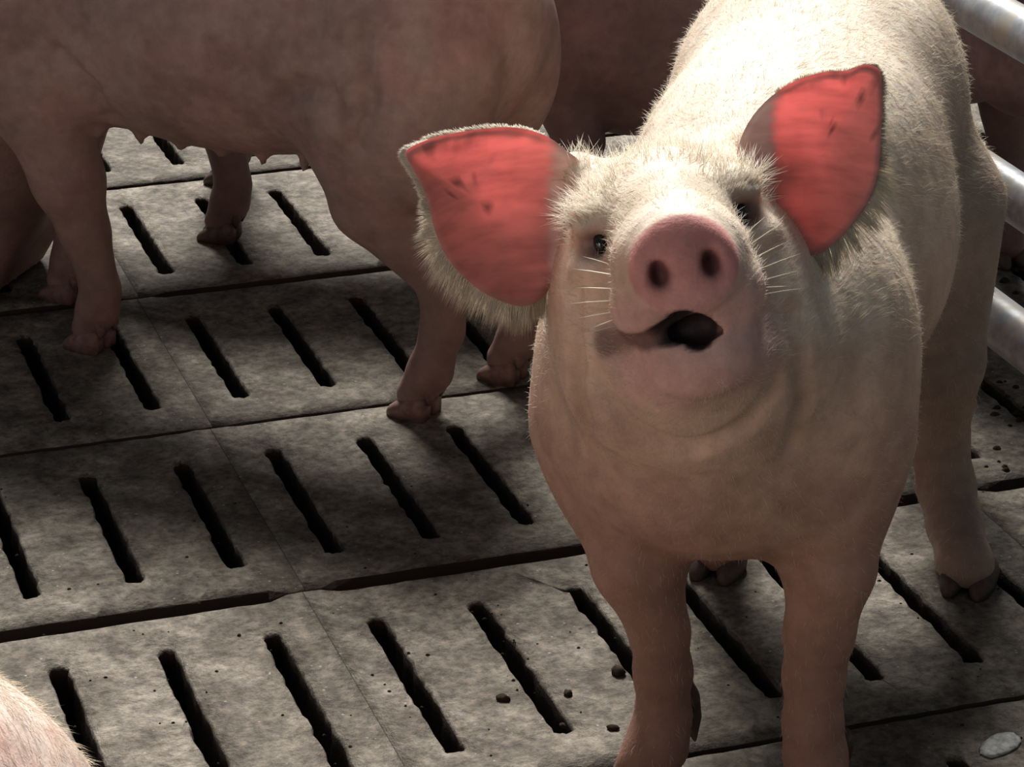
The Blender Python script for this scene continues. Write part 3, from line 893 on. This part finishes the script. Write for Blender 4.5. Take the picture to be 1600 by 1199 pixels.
# ------------------------------------------------ the other pigs
def build_pig(label, group, fmid, hmid, feet, zc, zh, snout, headdir, skin, earm, tint, h=.008, hoofm=HOOF, wide=1.0, teats=False, folds=()):
    S = Sdf()
    fmid = np.array(fmid, float); hmid = np.array(hmid, float)
    f = unit([*(fmid - hmid), 0]); R = np.stack([unit(np.cross(f, [0, 0, 1])), f, np.array([0, 0, 1.])], 1)
    L = np.linalg.norm(fmid - hmid)
    ch = np.array([*fmid, zc]) - f * .02; hi = np.array([*hmid, zh]); be = (ch + hi) / 2 - [0, 0, .012]
    def lb(c, x, y, z): return c + R @ np.array([x, y, z])
    S.add(ell((0, 0, 0), (.145 * wide, .19, .185), (R, ch)), .03)
    S.add(ell((0, 0, 0), (.160 * wide, L * .5 + .10, .182), (R, be)), .05)
    S.add(ell((0, 0, 0), (.145 * wide, .185, .180), (R, hi)), .05)
    for s in (-1, 1):
        S.add(ell((0, 0, 0), (.055, .10, .15), (R, lb(ch, s * .092, .0, -.03))), .035)
        S.add(ell((0, 0, 0), (.065, .14, .16), (R, lb(hi, s * .090, -.03, -.06))), .035)
    hd = unit(headdir); HR2 = frame(hd, (0, 0, 1)); M2 = (HR2, np.array(snout, float))
    sk = np.array(snout) + HR2 @ np.array([0, -.21, -.02])
    S.add(cone(sk, lb(ch, 0, .04, .02), .095, .15), .06)
    head_ops(S, M2, mouth=False)
    out = []
    for i, (fx, fy) in enumerate(feet):          # right fore, left fore, right hind, left hind
        s = 1 if i % 2 == 0 else -1
        p = np.array([fx, fy, 0.0])
        if i < 2:
            top = lb(ch, s * .085, .0, -.08)
            pts = [(top, .062), (p * .75 + np.array([top[0], top[1], 0]) * .25 + [0, 0, .235], .047), (p * .9 + np.array([top[0], top[1], 0]) * .1 - f * .010 + [0, 0, .165], .032), (p - f * .022 + [0, 0, .085], .025), (p - f * .016 + [0, 0, .058], .027), (p + [0, 0, .028], .023)]
        else:
            top = lb(hi, s * .088, .0, -.10)
            pts = [(top, .075), (p * .5 + np.array([top[0], top[1], 0]) * .5 + f * .02 + [0, 0, .285], .056), (p * .9 + np.array([top[0], top[1], 0]) * .1 - f * .050 + [0, 0, .190], .034), (p - f * .040 + [0, 0, .12], .026), (p - f * .022 + [0, 0, .062], .027), (p + [0, 0, .028], .023)]
        leg(S, pts, .03)
    for path in folds:
        pts = []
        for p in path:
            d = ray(*p); Y = np.linspace(2.8, 4.2, 700); PP = np.array([0, 0, CAM_H]) + np.outer(Y, d / d[1])
            pts.append(PP[np.argmax(S(PP) < 0)] - unit(d) * .003)
        for a_, b_ in zip(pts[:-1], pts[1:]): S.cut(cone(a_, b_, .008, .008), .016)
    if teats:
        for t in np.linspace(-.14, .16, 6):
            for s in (-1, 1):
                c = lb(be, s * .055, t, -.165)
                S.add(cone(c, c + np.array([0, 0, -.012]), .007, .004), .012)
    allp = np.array([list(snout), [*fmid, 0], [*hmid, 0]])
    lo = allp.min(0) - .36; hi_ = allp.max(0) + .36; lo[2] = .008; hi_[2] = .80
    V, Q, G = surface(S, lo, hi_, h)
    org = np.array([(fmid[0] + hmid[0]) / 2, (fmid[1] + hmid[1]) / 2, 0])
    root = empty('pig', org); tag(root, label, 'pig', group)
    nz = vnoise(V, 9) * .5 + vnoise(V, 28) * .5
    b0, m0, p0 = (np.array(t) for t in tint)
    w = sstep(.40, .68, nz)[:, None]
    col = b0 * (1 - w) + p0 * w
    nd2 = vnoise(V + 9, 17) * .5 + vnoise(V, 45) * .3 + vnoise(V, 110) * .2
    dk = (sstep(.56, .70, nd2) * .45)[:, None]; col = col * (1 - dk) + m0 * dk
    lk = (sstep(.60, .75, 1 - nd2) * .3)[:, None]; col = col * (1 - lk) + b0 * 1.25 * lk
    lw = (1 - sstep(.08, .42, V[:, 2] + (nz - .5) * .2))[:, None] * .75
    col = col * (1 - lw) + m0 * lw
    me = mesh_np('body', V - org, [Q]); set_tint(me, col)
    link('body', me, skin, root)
    # ears hanging at the sides of the poll
    for s in (-1, 1):
        b = lambda x, y, z: np.array(snout) + HR2 @ np.array([x * s, y, z])
        pts = [b(.05, -.235, .11), b(.09, -.25, .13), b(.14, -.22, .12), b(.175, -.17, .08), b(.185, -.12, .03), b(.165, -.10, .01), b(.13, -.12, .015), b(.095, -.17, .03), b(.07, -.20, .07)]
        nn = HR2 @ unit([s * .2, .75, .6])
        Vv, Ff, C, c_ = ear_mesh(pts, None, nn, .016, .004, rings=7)
        me = mesh_np('ear', Vv - org, Ff); set_tint(me, np.ones((len(Vv), 3)))
        link('ear', me, earm, root)
        c = b(.0700, -.106, .0345) - org; th = np.linspace(0, np.pi, 7)
        P = np.array([c + HR2 @ np.array([0, 0, 1]) * .0085 * math.cos(a) for a in th])
        Vv, Ff = tube_arrays(P, .0085 * np.sin(th) + 1e-5, 10, cap=False)
        link('eye', mesh_np('eye', Vv, Ff), EYE, root)
    # tail
    r0 = lb(hi, 0, -.165, .09)
    P = [r0 + R @ np.array([.012 * math.sin(t * 5), -.012 - .012 * math.cos(t * 5) - .004 * t, -.018 * t]) for t in np.linspace(0, 2.4, 18)]
    Vv, Ff = tube_arrays(np.array(P) - org, np.linspace(.010, .004, 18), 8)
    me = mesh_np('tail', Vv, Ff); set_tint(me, p0); link('tail', me, skin, root)
    for (fx, fy) in feet: hoof(root, org, (fx, fy), f, hoofm, .92)
    return root, f, (V, Q, G)

T_DARK = ((.42, .295, .26), (.26, .155, .130), (.44, .27, .245))
DARK_GROUP = None
PIG_A = build_pig('large mud-brown pig side-on behind the front pig, its head lowered past the left edge', 'pigs in the barn',
    (-.60, 3.61), (-.135, 3.385), [(-.620, 3.715), (-.560, 3.535), (-.010, 3.43), (-.122, 3.315)], .480, .50,
    AT(-215, 400, 3.86), (-.85, .30, -.55), SKIN_DARK, EAR_DARK, T_DARK, .007, HOOF_PALE, 1.0, True, ([(90, 85), (140, 135), (175, 190), (190, 235)], [(430, 165), (465, 135), (505, 140), (535, 185)], [(560, 60), (575, 150), (560, 230)]))
PIG_B = build_pig('darkest pig, half hidden behind the side-on pig and the front pig', 'pigs in the barn',
    (-.42, 4.06), (.15, 3.95), [(-.44, 4.20), (-.425, 3.95), (.175, 4.0), (.035, 3.83)], .44, .41,
    (-.86, 4.15, .42), (-.9, .2, -.35), SKIN_DARK, EAR_DARK, ((.26, .175, .165), (.15, .10, .09), (.27, .165, .155)), .009, HOOF, 1.0)
T_D = ((.88, .74, .66), (.62, .36, .30), (.80, .52, .46))
PIG_D = build_pig('sunlit pink pig whose back just enters the lower left corner', 'pigs in the barn',
    (-.755, 1.84), (-.425, 1.58), [(-.705, 1.94), (-.805, 1.76), (-.365, 1.67), (-.475, 1.51)], .42, .43,
    (-1.155, 2.11, .45), (-.8, .5, -.3), SKIN_HERO, EAR_DARK, T_D, .009, HOOF, 1.0)
Vd, Qd, Gd = PIG_D[2]; od = np.array(PIG_D[0].location)
P, N = sample(Vd, Qd, Gd, 7000, lambda C, G: sstep(.0, .5, G[:, 2]) * (C[:, 2] > .38) * (C[:, 0] > -.60))
Tn = nrmz(-np.array([*PIG_D[1]])[None] + 0 * N); Tn = nrmz(Tn - (Tn * N).sum(1)[:, None] * N)
Vh, Fh = hair_mesh(P - od, nrmz(Tn + N * .35 + rng.normal(0, .3, P.shape)), rng.uniform(.008, .016, len(P)), np.full(len(P), .0004), Tn * .4)
tag(link('bristle_coat', mesh_np('bristle_coat', Vh, Fh), HAIR, PIG_D[0]), kind='stuff')
def copy_tree(root, loc, rz, label):
    c = root.copy(); COL.objects.link(c); c.location = loc; c.rotation_euler = (0, 0, rz); c['label'] = label
    for ch in root.children:
        d = ch.copy(); COL.objects.link(d); d.parent = c
    return c
ang0 = math.atan2(PIG_B[1][1], PIG_B[1][0])
e_dir = FL(12.6, 0) - FL(12.6, -1); e_dir = unit(e_dir)
e_front = np.array([.60, 3.83]); e_mid = e_front - e_dir[:2] * .26
PIG_E = copy_tree(PIG_B[0], (e_mid[0], e_mid[1], 0), math.atan2(e_dir[1], e_dir[0]) - ang0, 'dim pig beyond the grey rails, only slivers of it showing right of the front pig')
print('pigs', time.time() - T0)

# ------------------------------------------------ rails of the pen
FV0 = -1.05
def rail_fence():
    root = empty('pen_rail_fence', FL(9.8, 0)); org = FL(9.8, 0)
    tag(root, 'galvanised steel pen divider of three round rails at the right edge', 'fence')
    for z, r in ((.560, .0285), (.371, .0285), (.212, .0300)):
        P = np.array([FL(9.8, v, z) for v in np.linspace(FV0, 2.6, 24)]) - org
        V, F = tube_arrays(P, np.full(24, r), 28)
        link('rail', mesh_np('rail', V, F), STEEL, root)
    for v in (FV0 + .06, 2.55):
        P = np.array([FL(9.8, v, 0.0), FL(9.8, v, .3), FL(9.8, v, .66)]) - org
        V, F = tube_arrays(P, [.034, .034, .034], 24)
        po = link('post', mesh_np('post', V, F), STEEL, root)
        P = np.array([FL(9.8, v, 0.0), FL(9.8, v, .004), FL(9.8, v, .010)]) - org
        V, F = tube_arrays(P, [.07, .07, .066], 24)
        link('base_flange', mesh_np('base_flange', V, F), STEEL, po)
rail_fence()

# ------------------------------------------------ droppings on the slats
def lump(name, px, py, w, mat, label, cat, flat=.6, seed=0, z=0.0):
    p = ON(px, py); r = np.random.default_rng(seed)
    bm_V = []; n, m = 14, 8
    for i in range(1, m):
        a = math.pi * i / m
        for j in range(n):
            b = 2 * math.pi * j / n
            bm_V.append([math.sin(a) * math.cos(b), math.sin(a) * math.sin(b), math.cos(a)])
    V = np.array(bm_V + [[0, 0, 1], [0, 0, -1]])
    V = V * (.75 + .6 * vnoise(V + seed * 3.7, 1.9))[:, None]
    V = V * [w / 2 * r.uniform(.9, 1.3), w / 2 * r.uniform(.7, 1.0), w / 2 * flat]
    V[:, 2] = np.maximum(V[:, 2], V[:, 2].min() * .35); V[:, 2] -= V[:, 2].min() + .0004
    i = np.arange(m - 2)[:, None] * n; j = np.arange(n)[None]; j2 = (j + 1) % n
    Q = np.stack([i + j, i + n + j, i + n + j2, i + j2], -1).reshape(-1, 4); jj = np.arange(n); N = len(V)
    T1 = np.stack([np.full(n, N - 2), jj, (jj + 1) % n], -1); T2 = np.stack([np.full(n, N - 1), (m - 2) * n + (jj + 1) % n, (m - 2) * n + jj], -1)
    o = link(name, mesh_np(name, V, [Q, T1, T2]), mat, None, p + np.array([0, 0, .0005]))
    o.rotation_euler = (0, 0, r.uniform(0, 6))
    if label: tag(o, label, cat, 'dung crumbs on the slats')
    return o
for i, (px, py, w, lab) in enumerate((
    (965, 1053, .017, 'largest dark dung crumb, touching the slot by the front pig left foreleg'),
    (888, 1086, .011, 'small dark dung crumb left of the foreleg, right of the slot'),
    (786, 1094, .012, 'dark dung crumb on the rib between two slots, leftmost of the bigger crumbs'),
    (958, 1140, .010, 'small dung crumb near the pig hoof at the bottom of the picture'),
    (879, 1136, .007, 'tiny dung crumb at the end of a slot, below the small round crumb'))):
    lump('dung_crumb', px, py, w, DUNG, lab, 'dung', .7, i + 2)
tag(None or lump('feed_crust', 1562, 1166, .040, CRUST, None, None, .16, 31), 'pale dried crust stuck to the concrete in the lower right corner', 'crust')
parts = []
rg = np.random.default_rng(5)
spots = [(1540 + 75 * rg.random(), 590 + 150 * rg.random(), rg.uniform(.006, .014)) for _ in range(26)]
spots += [(rg.uniform(0, 1600), rg.uniform(760, 1199), rg.uniform(.002, .0055)) for _ in range(160)]
spots += [(rg.uniform(1560, 1640), rg.uniform(420, 500), rg.uniform(.01, .03)) for _ in range(14)]
for k, (px, py, w) in enumerate(spots):
    p = ON(px, py); q = 7
    th = np.arange(q) / q * 2 * np.pi; rr = w / 2 * rg.uniform(.6, 1.2, q)
    uu = ((p[0] / UNIT - OX) * CY + (p[1] / UNIT - OY) * SY)
    if abs(uu - round(uu - .5) - .5) < .11 : continue
    Vb = np.c_[rr * np.cos(th), rr * np.sin(th) * .8, np.zeros(q)] + p
    Vt = np.c_[rr * np.cos(th) * .55, rr * np.sin(th) * .45, np.full(q, w * .28)] + p
    V = np.concatenate([Vb, Vt, [p + [0, 0, w * .33]]]); jj = np.arange(q); j2 = (jj + 1) % q
    parts.append((V, [np.stack([jj, j2, q + j2, q + jj], -1), np.stack([q + jj, q + j2, np.full(q, 2 * q)], -1)]))
V, F = join(parts)
tag(link('dung_specks', mesh_np('dung_specks', V, F), DUNG), 'dark specks of dried muck scattered over the concrete slats', 'dung', kind='stuff')
print('done', time.time() - T0)
print('ears', time.time() - T0)
